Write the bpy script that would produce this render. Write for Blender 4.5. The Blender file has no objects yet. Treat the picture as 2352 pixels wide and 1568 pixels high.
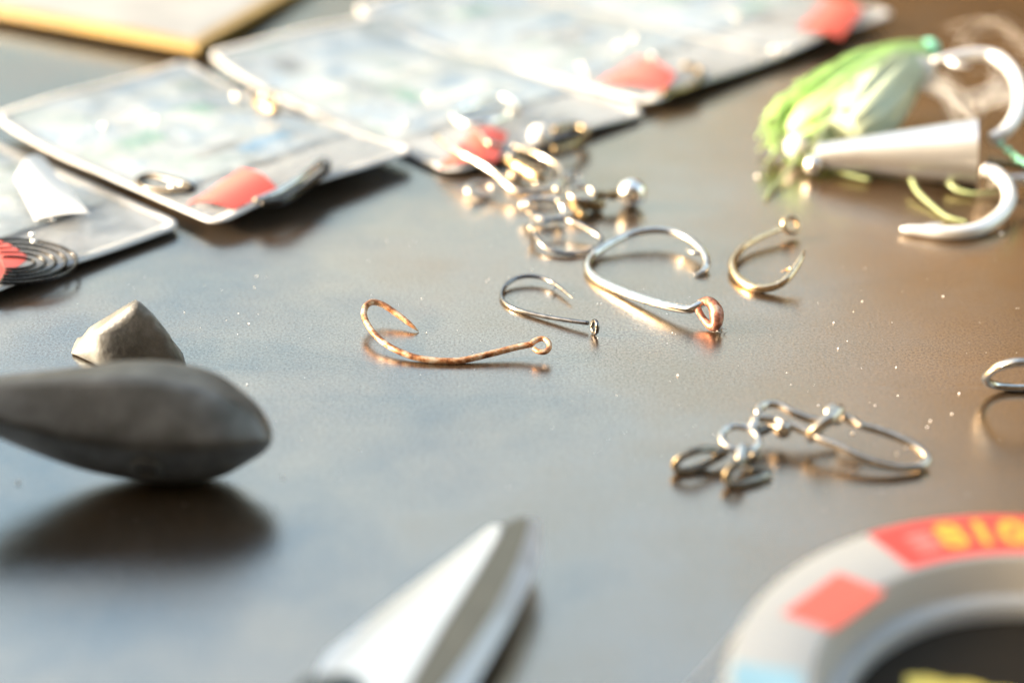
import bpy, math, random
from mathutils import Vector, Matrix, noise
random.seed(7)
SC = bpy.context.scene
COL = SC.collection
MM = 0.001
rad = math.radians

# ------------------------------------------------------------------ camera
F, TH, D = 3800.0, rad(26.5), 260.0          # focal length in photo pixels, pitch, mm to the table
H = D * math.sin(TH)
cam = bpy.data.cameras.new('camera')
cam.sensor_width = 36.0
cam.lens = 36.0 * F / 2352.0
cam.clip_start, cam.clip_end = 0.005, 400.0
cam.dof.use_dof = True
cam.dof.focus_distance = 0.2585
cam.dof.aperture_fstop = 7.6
cam.dof.aperture_blades = 0
camo = bpy.data.objects.new('camera', cam)
COL.objects.link(camo)
camo.location = (0, 0, H * MM)
camo.rotation_euler = (math.pi / 2 - TH, 0, 0)
SC.camera = camo

# ------------------------------------------------------------------ daylight
SUN_EL, SUN_ROT = rad(17), rad(-90)
world = bpy.data.worlds.new('World')
SC.world = world
world.use_nodes = True
bg = world.node_tree.nodes['Background']
bg.inputs[1].default_value = 0.15
sky = world.node_tree.nodes.new('ShaderNodeTexSky')
sky.sky_type = 'NISHITA'
sky.sun_disc = False
sky.sun_elevation, sky.sun_rotation = SUN_EL, SUN_ROT
sky.dust_density = 7.0
sky.ozone_density = 0.25
sky.air_density = 1.6
world.node_tree.links.new(sky.outputs[0], bg.inputs[0])
sun = bpy.data.lights.new('sun', 'SUN')
sun.energy, sun.angle, sun.color = 2.0, rad(0.5), (1.0, 0.95, 0.89)
suno = bpy.data.objects.new('sun', sun)
COL.objects.link(suno)
sd = Vector((-math.cos(SUN_EL), 0.0, math.sin(SUN_EL)))
suno.rotation_euler = sd.to_track_quat('Z', 'Y').to_euler()
SC.view_settings.view_transform = 'Standard'
SC.view_settings.look = 'None'
SC.view_settings.gamma = 1.0
SC.view_settings.exposure = 2.6
SC.cycles.max_bounces = 10
SC.cycles.transparent_max_bounces = 24
SC.cycles.caustics_reflective = True
SC.cycles.blur_glossy = 0.3
SC.cycles.sample_clamp_indirect = 6.0

# ------------------------------------------------------------------ helpers
def ray(px, py):
    x = (px - 1176) / F; y = -(py - 784) / F
    return Vector((x, math.cos(TH) + y * math.sin(TH), -math.sin(TH) + y * math.cos(TH)))

def G(px, py, h=0.0):                         # a spot on the table (or h mm above it)
    d = ray(px, py)
    return Vector((0, 0, H)) + d * ((h - H) / d.z)

def V(px, py, Y):                             # a spot on the upright plane at depth Y
    d = ray(px, py)
    return Vector((0, 0, H)) + d * (Y / d.y)

def PX(py):                                   # photo pixels per mm on the table at that row
    return F / (H / (math.sin(TH) + (py - 784) / F * math.cos(TH)))

BASE = {}
def thing(name, label, cat, base, group=None):
    o = bpy.data.objects.new(name, None)
    COL.objects.link(o)
    o.empty_display_size = 0.005
    b = Vector(base)
    o.location = b * MM
    o['label'] = label; o['category'] = cat
    if group: o['group'] = group
    BASE[o] = b
    return o

def lerp(a, b, t): return a + (b - a) * t

def spline(pts, n=6, closed=False):           # Catmull-Rom through 4-tuples
    P = [tuple(p) for p in pts]
    N = len(P); out = []
    segs = N if closed else N - 1
    for i in range(segs):
        p1, p2 = P[i], P[(i + 1) % N]
        p0 = P[i - 1] if (closed or i > 0) else tuple(2 * a - b for a, b in zip(p1, p2))
        p3 = P[(i + 2) % N] if (closed or i + 2 < N) else tuple(2 * a - b for a, b in zip(p2, p1))
        for k in range(n):
            t = k / n; t2 = t * t; t3 = t2 * t
            out.append(tuple(0.5 * (2 * b + (c - a) * t + (2 * a - 5 * b + 4 * c - d) * t2 + (3 * b - a - 3 * c + d) * t3)
                             for a, b, c, d in zip(p0, p1, p2, p3)))
    if not closed: out.append(P[-1])
    return out

class M:
    def __init__(s): s.v = []; s.f = []
    def tube(s, pts, segs=10, n=6, closed=False, smooth=True, flat=1.0):
        """pts: (x,y,z,r) in mm"""
        P = spline(pts, n, closed) if smooth else [tuple(p) for p in pts]
        pos = [Vector(p[:3]) for p in P]; R = [max(p[3], 0.012) for p in P]
        N = len(P); base = len(s.v); nrm = None
        for i in range(N):
            a = pos[i - 1] if (i or closed) else pos[0]
            b = pos[(i + 1) % N] if (i < N - 1 or closed) else pos[-1]
            t = (b - a)
            t = t.normalized() if t.length > 1e-9 else Vector((1, 0, 0))
            if nrm is None:
                nrm = t.cross(Vector((0.13, 0.2, 1))).normalized()
            nrm = (nrm - t * nrm.dot(t))
            nrm = nrm.normalized() if nrm.length > 1e-6 else t.orthogonal().normalized()
            bn = t.cross(nrm)
            for k in range(segs):
                an = 2 * math.pi * k / segs
                s.v.append(pos[i] + nrm * (math.cos(an) * R[i]) + bn * (math.sin(an) * R[i] * flat))
        for i in range(N if closed else N - 1):
            for k in range(segs):
                a = base + i * segs + k; b = base + i * segs + (k + 1) % segs
                c = base + ((i + 1) % N) * segs + (k + 1) % segs; d = base + ((i + 1) % N) * segs + k
                s.f.append((a, b, c, d))
        if not closed:
            s.f.append(tuple(base + k for k in reversed(range(segs))))
            s.f.append(tuple(base + (N - 1) * segs + k for k in range(segs)))
        return s
    def ring(s, c, axis, R, r, rx=1.0, up=(0, 0, 1), segs=10, n=28):
        c = Vector(c); ax = Vector(axis).normalized()
        u = Vector(up) - ax * Vector(up).dot(ax)
        u = u.normalized() if u.length > 1e-5 else ax.orthogonal().normalized()
        w = ax.cross(u)
        pts = [(*(c + u * (math.cos(2 * math.pi * i / n) * R) + w * (math.sin(2 * math.pi * i / n) * R * rx)), r) for i in range(n)]
        return s.tube(pts, segs, closed=True, smooth=False)
    def lathe(s, a, b, prof, segs=24, caps=True):
        """profile of (t along a->b in 0..1, radius)"""
        a = Vector(a); b = Vector(b); t = (b - a).normalized()
        u = t.orthogonal().normalized(); w = t.cross(u); base = len(s.v)
        for (q, r) in prof:
            for k in range(segs):
                an = 2 * math.pi * k / segs
                s.v.append(a.lerp(b, q) + u * math.cos(an) * r + w * math.sin(an) * r)
        for i in range(len(prof) - 1):
            for k in range(segs):
                s.f.append((base + i * segs + k, base + i * segs + (k + 1) % segs,
                            base + (i + 1) * segs + (k + 1) % segs, base + (i + 1) * segs + k))
        if caps:
            s.f.append(tuple(base + k for k in reversed(range(segs))))
            s.f.append(tuple(base + (len(prof) - 1) * segs + k for k in range(segs)))
        return s
    def ball(s, c, r, nu=20, nv=12, sz=1.0):
        c = Vector(c)
        prof = [(0.5 - 0.5 * math.cos(math.pi * (i + .02) / (nv + .04)), r * math.sin(math.pi * (i + .15) / (nv + .3))) for i in range(nv + 1)]
        return s.lathe(c - Vector((0, 0, r * sz)), c + Vector((0, 0, r * sz)), prof, nu)
    def loft(s, rings, closed=True, cap=True):
        base = len(s.v); n = len(rings[0])
        for r in rings: s.v.extend(Vector(p) for p in r)
        for i in range(len(rings) - 1):
            for k in range(n if closed else n - 1):
                s.f.append((base + i * n + k, base + i * n + (k + 1) % n, base + (i + 1) * n + (k + 1) % n, base + (i + 1) * n + k))
        if cap and closed:
            s.f.append(tuple(base + k for k in reversed(range(n))))
            s.f.append(tuple(base + (len(rings) - 1) * n + k for k in range(n)))
        return s
    def grid(s, fn, nu, nv):
        base = len(s.v)
        for j in range(nv + 1):
            for i in range(nu + 1):
                s.v.append(Vector(fn(i / nu, j / nv)))
        for j in range(nv):
            for i in range(nu):
                a = base + j * (nu + 1) + i
                s.f.append((a, a + 1, a + nu + 2, a + nu + 1))
        return s
    def slab(s, top, drop):
        """polygon of points pushed down: drop is mm or a list of bottom points"""
        n = len(top); base = len(s.v)
        top = [Vector(p) for p in top]
        bot = [p - Vector((0, 0, drop)) for p in top] if not isinstance(drop, list) else [Vector(p) for p in drop]
        s.v.extend(top); s.v.extend(bot)
        s.f.append(tuple(base + k for k in range(n)))
        s.f.append(tuple(base + n + k for k in reversed(range(n))))
        for k in range(n):
            s.f.append((base + k, base + n + k, base + n + (k + 1) % n, base + (k + 1) % n))
        return s

def part(name, m, mat, parent=None, smooth=True, kind=None, label=None, cat=None, group=None):
    b = BASE[parent] if parent else None
    if b is None:
        n = len(m.v)
        b = Vector((sum(p.x for p in m.v) / n, sum(p.y for p in m.v) / n, min(p.z for p in m.v)))
    me = bpy.data.meshes.new(name)
    me.from_pydata([tuple((p - b) * MM) for p in m.v], [], m.f)
    me.validate(); me.update()
    import bmesh
    bm = bmesh.new(); bm.from_mesh(me)
    bmesh.ops.recalc_face_normals(bm, faces=bm.faces)
    bm.to_mesh(me); bm.free()
    if smooth:
        for p in me.polygons: p.use_smooth = True
    me.materials.append(mat)
    o = bpy.data.objects.new(name, me)
    COL.objects.link(o)
    if parent: o.parent = parent
    else: o.location = b * MM
    BASE[o] = b
    if kind: o['kind'] = kind
    if label: o['label'] = label
    if cat: o['category'] = cat
    if group: o['group'] = group
    return o

def edgesplit(o, ang=35):
    for p in o.data.polygons: p.use_smooth = True
    o.data.set_sharp_from_angle(angle=rad(ang))

# ------------------------------------------------------------------ materials
def new_mat(name):
    m = bpy.data.materials.new(name); m.use_nodes = True
    nt = m.node_tree
    return m, nt, nt.nodes['Principled BSDF']

def nd(nt, kind, **kw):
    n = nt.nodes.new(kind)
    for k, v in kw.items(): setattr(n, k, v)
    return n

def noise_ramp(nt, scale, stops, detail=4, rough=0.55, coord=None, vec_scale=None):
    if coord is None:
        coord = nd(nt, 'ShaderNodeNewGeometry').outputs['Position']
    if vec_scale:
        mp = nd(nt, 'ShaderNodeMapping'); mp.inputs['Scale'].default_value = vec_scale
        nt.links.new(coord, mp.inputs['Vector']); coord = mp.outputs[0]
    t = nd(nt, 'ShaderNodeTexNoise')
    t.inputs['Scale'].default_value = scale; t.inputs['Detail'].default_value = detail
    t.inputs['Roughness'].default_value = rough
    nt.links.new(coord, t.inputs['Vector'])
    r = nd(nt, 'ShaderNodeValToRGB')
    e = r.color_ramp.elements
    while len(e) < len(stops): e.new(0.5)
    for el, (p, c) in zip(e, stops):
        el.position = p
        el.color = (*c, 1) if isinstance(c, tuple) else (c, c, c, 1)
    nt.links.new(t.outputs['Fac'], r.inputs['Fac'])
    return r.outputs['Color'], t.outputs['Fac']

def bump(nt, bsdf, fac, strength, dist):
    b = nd(nt, 'ShaderNodeBump')
    b.inputs['Strength'].default_value = strength; b.inputs['Distance'].default_value = dist
    nt.links.new(fac, b.inputs['Height']); nt.links.new(b.outputs[0], bsdf.inputs['Normal'])
    return b

def metal(name, c1, c2, rough=(0.12, 0.28), scale=900, metallic=1.0):
    m, nt, b = new_mat(name)
    col, fac = noise_ramp(nt, scale, [(0.35, c1), (0.65, c2)])
    nt.links.new(col, b.inputs['Base Color'])
    b.inputs['Metallic'].default_value = metallic
    r, f2 = noise_ramp(nt, scale * 1.7, [(0.3, rough[0]), (0.7, rough[1])])
    nt.links.new(r, b.inputs['Roughness'])
    bump(nt, b, f2, 0.25, 0.00002)
    return m

def plain(name, c, rough=0.5, var=0.06, scale=300, metallic=0.0, sub=0.0, bumpd=0.0):
    m, nt, b = new_mat(name)
    c1 = tuple(max(0, x * (1 - var)) for x in c); c2 = tuple(min(1, x * (1 + var)) for x in c)
    col, fac = noise_ramp(nt, scale, [(0.3, c1), (0.7, c2)])
    nt.links.new(col, b.inputs['Base Color'])
    b.inputs['Roughness'].default_value = rough; b.inputs['Metallic'].default_value = metallic
    if bumpd: bump(nt, b, fac, 0.6, bumpd)
    return m

def table_mat():
    m, nt, b = new_mat('bronzed_table_metal')
    geo = nd(nt, 'ShaderNodeNewGeometry').outputs['Position']
    big, _ = noise_ramp(nt, 22, [(0.30, (0.055, 0.030, 0.013)), (0.5, (0.040, 0.026, 0.015)), (0.7, (0.028, 0.023, 0.018))], 5, 0.6, geo)
    fine, ff = noise_ramp(nt, 2500, [(0.36, 0.42), (0.5, 0.80), (0.62, 1.0)], 4, 0.8, geo)
    mx = nd(nt, 'ShaderNodeMixRGB', blend_type='MULTIPLY'); mx.inputs[0].default_value = 0.75
    nt.links.new(big, mx.inputs[1]); nt.links.new(fine, mx.inputs[2])
    nt.links.new(mx.outputs[0], b.inputs['Base Color'])
    b.inputs['Metallic'].default_value = 0.0; b.inputs['IOR'].default_value = 4.8
    # reflected sky put into the tint: dark blue left, bright centre, brown right; mottled patina, fine grain
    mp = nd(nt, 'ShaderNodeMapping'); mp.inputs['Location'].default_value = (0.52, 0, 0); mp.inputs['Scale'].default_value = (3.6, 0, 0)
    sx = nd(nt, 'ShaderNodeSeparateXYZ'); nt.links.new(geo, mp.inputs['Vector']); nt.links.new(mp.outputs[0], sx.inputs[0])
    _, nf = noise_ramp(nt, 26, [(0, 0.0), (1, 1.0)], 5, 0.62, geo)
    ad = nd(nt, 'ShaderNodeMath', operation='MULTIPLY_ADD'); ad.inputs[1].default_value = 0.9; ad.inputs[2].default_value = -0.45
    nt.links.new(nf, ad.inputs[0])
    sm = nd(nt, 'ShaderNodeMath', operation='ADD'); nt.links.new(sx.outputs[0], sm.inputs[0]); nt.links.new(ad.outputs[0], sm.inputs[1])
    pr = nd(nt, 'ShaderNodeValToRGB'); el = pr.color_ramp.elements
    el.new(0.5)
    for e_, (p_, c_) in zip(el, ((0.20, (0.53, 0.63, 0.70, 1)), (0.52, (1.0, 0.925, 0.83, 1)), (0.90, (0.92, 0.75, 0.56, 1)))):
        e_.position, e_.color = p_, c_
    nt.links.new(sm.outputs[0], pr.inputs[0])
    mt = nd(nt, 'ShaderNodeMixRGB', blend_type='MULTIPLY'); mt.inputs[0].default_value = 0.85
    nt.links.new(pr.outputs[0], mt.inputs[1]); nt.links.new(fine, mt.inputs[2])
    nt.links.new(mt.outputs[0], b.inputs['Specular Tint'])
    rg, _ = noise_ramp(nt, 60, [(0.32, 0.09), (0.68, 0.23)], 6, 0.65, geo, (0.5, 1.0, 1.0))
    nt.links.new(rg, b.inputs['Roughness'])
    bp = bump(nt, b, ff, 0.8, 0.00003)
    # hairline scratches
    sc, sf = noise_ramp(nt, 260, [(0.60, 0.0), (0.66, 1.0)], 2, 0.4, geo, (0.06, 1.0, 1.0))
    b2 = nd(nt, 'ShaderNodeBump'); b2.inputs['Strength'].default_value = 0.3; b2.inputs['Distance'].default_value = 0.00002
    nt.links.new(sc, b2.inputs['Height']); nt.links.new(bp.outputs[0], b2.inputs['Normal'])
    nt.links.new(b2.outputs[0], b.inputs['Normal'])
    return m

def rust_mat(name, stops):
    m, nt, b = new_mat(name)
    col, f = noise_ramp(nt, 480, stops, 9, 0.72)
    nt.links.new(col, b.inputs['Base Color'])
    b.inputs['Metallic'].default_value = 0.45; b.inputs['Roughness'].default_value = 0.42
    bump(nt, b, f, 0.8, 0.00008)
    return m

def lead_mat(name, k):
    m, nt, b = new_mat(name)
    col, f = noise_ramp(nt, 230, [(q, tuple(x * k for x in c)) for q, c in ((0.3, (0.10, 0.094, 0.08)), (0.5, (0.165, 0.157, 0.14)), (0.7, (0.26, 0.25, 0.23)))], 6, 0.6)
    nt.links.new(col, b.inputs['Base Color'])
    b.inputs['Metallic'].default_value = 0.4; b.inputs['Roughness'].default_value = 0.44
    _, f2 = noise_ramp(nt, 1600, [(0, 0.0), (1, 1.0)], 5, 0.6)
    bump(nt, b, f2, 0.9, 0.00014)
    return m

def film_mat():
    m, nt, b = new_mat('clear_plastic_film')
    out = nt.nodes['Material Output']
    b.inputs['Base Color'].default_value = (0.26, 0.29, 0.32, 1); b.inputs['Roughness'].default_value = 0.16
    b.inputs['Coat Weight'].default_value = 0.6; b.inputs['Coat Roughness'].default_value = 0.06
    _, f = noise_ramp(nt, 150, [(0, 0.0), (1, 1.0)], 6, 0.6, None, (0.5, 1.3, 1))
    bump(nt, b, f, 0.9, 0.0030)
    tr = nd(nt, 'ShaderNodeBsdfTransparent'); tr.inputs[0].default_value = (0.97, 0.985, 1, 1)
    mix = nd(nt, 'ShaderNodeMixShader')
    fac, _ = noise_ramp(nt, 55, [(0.35, 0.26), (0.65, 0.50)], 3)
    nt.links.new(fac, mix.inputs[0]); nt.links.new(tr.outputs[0], mix.inputs[1]); nt.links.new(b.outputs[0], mix.inputs[2])
    nt.links.new(mix.outputs[0], out.inputs['Surface'])
    return m

def card_mat():
    m, nt, b = new_mat('printed_packet_card')
    col, _ = noise_ramp(nt, 95, [(0.30, (0.16, 0.25, 0.22)), (0.40, (0.29, 0.345, 0.36)), (0.50, (0.35, 0.39, 0.42)), (0.60, (0.20, 0.30, 0.41)), (0.70, (0.36, 0.39, 0.42))], 3, 0.5, None, (0.6, 1.0, 1))
    nt.links.new(col, b.inputs['Base Color']); b.inputs['Roughness'].default_value = 0.35
    return m

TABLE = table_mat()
STEEL = metal('nickel_steel', (0.62, 0.59, 0.55), (0.44, 0.42, 0.38), (0.07, 0.18))
TARNISH = metal('tarnished_nickel', (0.30, 0.27, 0.22), (0.15, 0.13, 0.10), (0.14, 0.26))
CLIPW = metal('champagne_snap_wire', (0.56, 0.49, 0.41), (0.42, 0.36, 0.29), (0.12, 0.24))
SILVER = metal('bright_tinned_steel', (0.86, 0.85, 0.83), (0.72, 0.70, 0.67), (0.16, 0.30), 600)
DARK = metal('black_nickel', (0.24, 0.238, 0.24), (0.13, 0.128, 0.13), (0.10, 0.2))
DARKWIRE = metal('blackened_wire', (0.06, 0.055, 0.05), (0.03, 0.028, 0.025), (0.2, 0.3))
GOLD = metal('gold_wire', (0.660, 0.500, 0.330), (0.540, 0.390, 0.220), (0.15, 0.28))
BRASS = metal('aged_brass', (0.36, 0.27, 0.15), (0.18, 0.13, 0.07), (0.18, 0.35))
CREAM = metal('nickel_snap_wire', (0.705, 0.623, 0.517), (0.607, 0.525, 0.426), (0.20, 0.32))
RUST = rust_mat('rusty_steel', [(0.36, (0.05, 0.02, 0.010)), (0.44, (0.24, 0.085, 0.028)), (0.50, (0.42, 0.20, 0.085)), (0.57, (0.54, 0.40, 0.28)), (0.70, (0.58, 0.48, 0.37))])
DARKRUST = rust_mat('dark_red_rust', [(0.38, (0.03, 0.022, 0.018)), (0.47, (0.16, 0.06, 0.035)), (0.55, (0.34, 0.12, 0.07)), (0.66, (0.46, 0.34, 0.26))])
LEAD = lead_mat('dull_lead', 0.62)
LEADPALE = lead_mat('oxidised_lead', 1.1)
BLADE = metal('satin_blade', (0.620, 0.630, 0.645), (0.570, 0.580, 0.595), (0.36, 0.44), 60, 0.7)
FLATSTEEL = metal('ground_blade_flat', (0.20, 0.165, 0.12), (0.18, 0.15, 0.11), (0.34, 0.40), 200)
GRIP = plain('dark_grip_rubber', (0.05, 0.065, 0.065), 0.45)
FILM = film_mat()
CARD = card_mat()
PRINTG = plain('pale_green_print', (0.13, 0.30, 0.24), .4)
PRINTB = plain('sky_blue_print', (0.12, 0.28, 0.46), .4)
PRINTW = plain('white_print', (0.50, 0.52, 0.53), .4)
PRINTK = plain('grey_print', (0.14, 0.15, 0.16), .4)
CLEARBACK = plain('milky_back_film', (0.330, 0.335, 0.340), 0.3, 0.08, 140)
SEAM = plain('welded_white_seam', (0.460, 0.465, 0.470), 0.28, 0.04, 400)
RED = plain('red_label_paper', (0.624, 0.094, 0.066), 0.42, 0.05)
INK = plain('dark_print', (0.08, 0.02, 0.02), 0.5)
WHITEP = plain('white_plastic', (0.624, 0.624, 0.624), 0.35, 0.03)
YELLOWP = plain('yellow_packet_plastic', (0.290, 0.185, 0.045), 0.4, 0.2, 30)
SPOOLW = plain('white_spool_plastic', (0.375, 0.390, 0.405), 0.4, 0.02)
SPOOLIN = plain('spool_beige_wall', (0.470, 0.445, 0.410), 0.45, 0.03)
SPOOLBLUE = plain('pale_blue_print', (0.250, 0.440, 0.560), 0.4, 0.05)
SPOOLRED = plain('red_print', (0.624, 0.058, 0.047), 0.4, 0.03)
SPOOLCORAL = plain('coral_print', (0.640, 0.117, 0.086), 0.4, 0.03)
SPOOLPINK = plain('pink_print', (0.624, 0.234, 0.226), 0.4, 0.03)
LETTER = plain('yellow_print', (0.702, 0.429, 0.047), 0.4, 0.04)
LETTER2 = plain('pale_yellow_print', (0.624, 0.530, 0.109), 0.4, 0.04)
BLACKP = plain('black_label_disk', (0.016, 0.013, 0.009), 0.7, 0.1)
BLACKP.node_tree.nodes['Principled BSDF'].inputs['Specular IOR Level'].default_value = 0.15
GREEN = plain('pale_lime_skirt', (0.359, 0.562, 0.187), 0.5, 0.15, 180)
PALEGREEN = plain('white_skirt_fibre', (0.36, 0.42, 0.30), 0.45, 0.06, 180)
TEAL = plain('teal_bead_plastic', (0.22, 0.62, 0.46), 0.25)
TENDRIL = plain('olive_skirt_strand', (0.203, 0.250, 0.117), 0.45)
HAIR = plain('cream_hair', (0.671, 0.647, 0.608), 0.5)
LUREW = metal('brushed_lure_tube', (0.600, 0.595, 0.590), (0.540, 0.535, 0.530), (0.30, 0.34), 90, 0.9)
PALEHOOK = metal('pale_tinned_hook', (0.722, 0.713, 0.705), (0.656, 0.648, 0.640), (0.36, 0.46), 400, 0.55)
DUST = plain('pale_dust', (0.85, 0.82, 0.78), 0.4)
BEADG = plain('grey_bead', (0.55, 0.55, 0.52), 0.25)

# ------------------------------------------------------------------ table
t = M().grid(lambda u, v: (lerp(-900, 900, u), lerp(-400, 900, v), 0), 4, 4)
n0 = len(t.v)
b_ = M().slab([(-900, -400, -0.5), (900, -400, -0.5), (900, 900, -0.5), (-900, 900, -0.5)], 24)
t.f += [tuple(i + n0 for i in f) for f in b_.f]; t.v += b_.v
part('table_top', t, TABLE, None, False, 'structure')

# ------------------------------------------------------------------ unseen stepped box added at the left front to throw the foreground shade
BOXM = plain('grey_shade_box_plastic', (0.16, 0.17, 0.18), 0.5, 0.08)
t = thing('added_shade_box', 'grey box added out of view on the left to shade the foreground', 'shade box', (-200, 60, 0))
for nm, x0, x1, y0, y1, z0, z1 in (('body', -330, -120, -120, 215, .3, 43), ('upper_step', -330, -135, -120, 200, 43.4, 80), ('latch', -119.6, -116, 20, 60, 20, 40)):
    o = part(nm, M().slab([(x0, y0, z1), (x1, y0, z1), (x1, y1, z1), (x0, y1, z1)], z1 - z0), BOXM, t, False)
    mod = o.modifiers.new('bevel', 'BEVEL'); mod.width = .002; mod.segments = 3
part('handle', M().tube([(-240, -40, 79, 5), (-240, -35, 95, 5), (-240, 40, 100, 6), (-240, 115, 95, 5), (-240, 120, 79, 5)], 10), BOXM, t)

# ------------------------------------------------------------------ unseen wall added behind the camera to block sky; trees the table mirrors past the far side
part('added_dark_wall', M().slab([(-1500, -1000, 2600), (2600, -1000, 2600), (2600, -750, 2600), (-1500, -750, 2600)], 3500), plain('brown_added_wall', (0.16, 0.13, 0.10), .8, .1, 3), None, False, 'structure')
def treeline(x0, x1, y, top, seed, name):
    def fn(u, v):
        x = lerp(x0, x1, u); h = top(u)
        n_ = noise.noise(Vector((x * .0012 + seed, v * 3, seed))) + .5 * noise.noise(Vector((x * .004 + seed, v * 9, seed)))
        w_ = math.sin(math.pi * v)
        return (x, y - 900 * w_ * (1 + .5 * n_) + (600 if v > .8 else 0), -800 + (h + 800) * (1 - (1 - v) ** 1.6) * (1 + .10 * n_))
    return part(name, M().grid(fn, 80, 24), plain('brown_green_foliage', (0.13, 0.09, 0.045), .8, .5, 4), None, True, 'stuff')
treeline(-9000, 9000, 11000, lambda u: 2150 + 250 * math.sin(u * 17), 2.0, 'far_hedge')
treeline(700, 9000, 6200, lambda u: 500 + 6500 * min(1, u * 3.2) ** .8, 7.0, 'tree_mass')

# ------------------------------------------------------------------ hooks
def hpt(cx, cy, h, r, X0, Y0, k):
    p = G(X0 + cx * k, Y0 + cy * k, h)
    return (p.x, p.y, p.z, r * 1.12)

HG = 'loose fish hooks lying on the table'
# rusty hook: contact at the shank, bend and eye raised
A5 = (799.7, 517.4, .24)
rusty = [(676, 1016, .10, .05), (640, 985, .55, .20), (590, 943, .95, .33), (520, 888, 1.4, .40), (430, 823, 1.95, .43), (350, 770, 2.45, .44),
         (285, 742, 2.75, .44), (225, 738, 2.95, .44), (175, 768, 3.05, .44), (152, 825, 2.95, .44), (160, 890, 2.6, .44), (200, 970, 2.2, .44),
         (270, 1060, 1.85, .44), (380, 1148, 1.3, .44), (500, 1212, .95, .44), (640, 1262, .65, .44), (780, 1288, .5, .45), (930, 1298, .44, .45),
         (1080, 1294, .50, .45), (1250, 1258, .8, .45), (1420, 1216, 1.15, .45), (1600, 1170, 1.55, .44), (1755, 1138, 1.95, .42)]
t = thing('fishing_hook', 'rusty orange wide gap hook touching the table with its point', 'fish hook', G(1040, 832), HG)
part('wire', M().tube([hpt(*p, *A5) for p in rusty]), RUST, t)
eye = [(1745, 1140, 1.98, .42), (1800, 1100, 2.35, .40), (1865, 1085, 2.5, .38), (1918, 1120, 2.3, .38), (1922, 1175, 1.95, .38), (1880, 1212, 1.7, .38), (1815, 1205, 1.7, .37), (1778, 1180, 1.8, .34)]
part('eye', M().tube([hpt(*p, *A5) for p in eye]), RUST, t)

A6 = (1034.9, 282.2, .33)
small = [(852, 1220, .85, .05), (825, 1198, .9, .16), (790, 1167, .95, .24), (745, 1133, .98, .29), (700, 1106, 1.0, .31), (640, 1080, 1.1, .32), (570, 1067, 1.15, .33),
         (500, 1070, 1.15, .33), (440, 1090, 1.0, .34), (390, 1125, .75, .34), (360, 1170, .5, .34), (356, 1212, .38, .34), (376, 1248, .36, .34), (420, 1280, .36, .34),
         (500, 1311, .40, .34), (600, 1336, .5, .34), (720, 1359, .68, .34), (850, 1379, .95, .34), (960, 1393, 1.15, .33)]
t = thing('fishing_hook', 'small dark silver octopus hook with barb lying beside the rusty hook', 'fish hook', G(1230, 690), HG)
part('wire', M().tube([hpt(*p, *A6) for p in small]), DARK, t)
c = G(1034.9 + 1004 * .33, 282.2 + 1420 * .33, 1.32)
part('eye', M().ring(c, (0.95, 0.35, -0.15), 0.98, .34), DARK, t)
part('barb', M().tube([hpt(715, 1118, 1.0, .2, *A6), hpt(728, 1140, .9, .17, *A6), hpt(708, 1172, .75, .03, *A6)], 6), DARK, t)

big = [(1696, 1060, .25, .06), (1735, 1046, .45, .32), (1768, 1020, .75, .48), (1784, 975, 1.15, .55), (1765, 915, 1.6, .58), (1710, 850, 2.0, .6), (1640, 798, 2.3, .6), (1550, 762, 2.45, .6),
       (1450, 746, 2.5, .6), (1350, 752, 2.45, .62), (1250, 776, 2.2, .62), (1150, 820, 1.8, .63), (1070, 865, 1.35, .64), (1003, 915, 1.0, .65), (962, 965, .78, .65), (955, 1012, .7, .66),
       (978, 1056, .68, .66), (1025, 1094, .7, .67), (1100, 1132, .8, .67), (1250, 1192, 1.1, .67), (1400, 1242, 1.45, .67), (1540, 1280, 1.85, .66), (1650, 1298, 2.2, .64), (1700, 1284, 2.6, .62), (1752, 1252, 3.1, .6)]
t = thing('fishing_hook', 'large silver circle hook with a rusty eye', 'fish hook', G(1450, 640), HG)
part('wire', M().tube([hpt(*p, *A6) for p in big], 14), STEEL, t)
e = [(1735, 1258, 2.95, .6), (1780, 1240, 3.5, .68), (1822, 1262, 3.6, .85), (1848, 1310, 2.9, 1.0), (1852, 1370, 1.9, .98), (1838, 1412, 1.1, .8), (1805, 1412, .85, .6), (1768, 1372, 1.3, .5), (1738, 1330, 1.9, .5), (1722, 1295, 2.5, .5)]
part('eye', M().tube([hpt(*p, *A6) for p in e], 12), DARKRUST, t, label='rusted closed eye of the large silver hook')
part('barb', M().tube([hpt(1745, 905, 1.75, .32, *A6), hpt(1690, 905, 1.7, .3, *A6), hpt(1630, 880, 1.6, .05, *A6)], 8), STEEL, t)

A8 = (1505.3, 451.6, .252)
gold = [(1360, 478, 5.0, .06), (1345, 520, 4.7, .3), (1320, 575, 4.2, .48), (1270, 655, 3.2, .58), (1200, 748, 2.2, .62), (1110, 808, 1.35, .64), (1000, 835, .85, .66), (900, 828, .66, .67),
        (800, 782, .67, .67), (735, 722, .8, .66), (702, 650, 1.0, .65), (706, 590, 1.1, .63), (740, 530, 1.2, .6), (800, 462, 1.4, .58), (900, 396, 1.6, .56), (1000, 346, 1.8, .55), (1080, 314, 1.95, .54), (1150, 280, 2.1, .52)]
t = thing('fishing_hook', 'gold coloured fish hook standing on its bend with its point raised', 'fish hook', G(1735, 640), HG)
part('wire', M().tube([hpt(*p, *A8) for p in gold], 12), GOLD, t)
c = G(1505.3 + 1236 * .252, 451.6 + 256 * .252, 2.2)
part('eye', M().ring(c, (0.30, -0.75, 0.6), 1.45, .55), GOLD, t)
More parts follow.
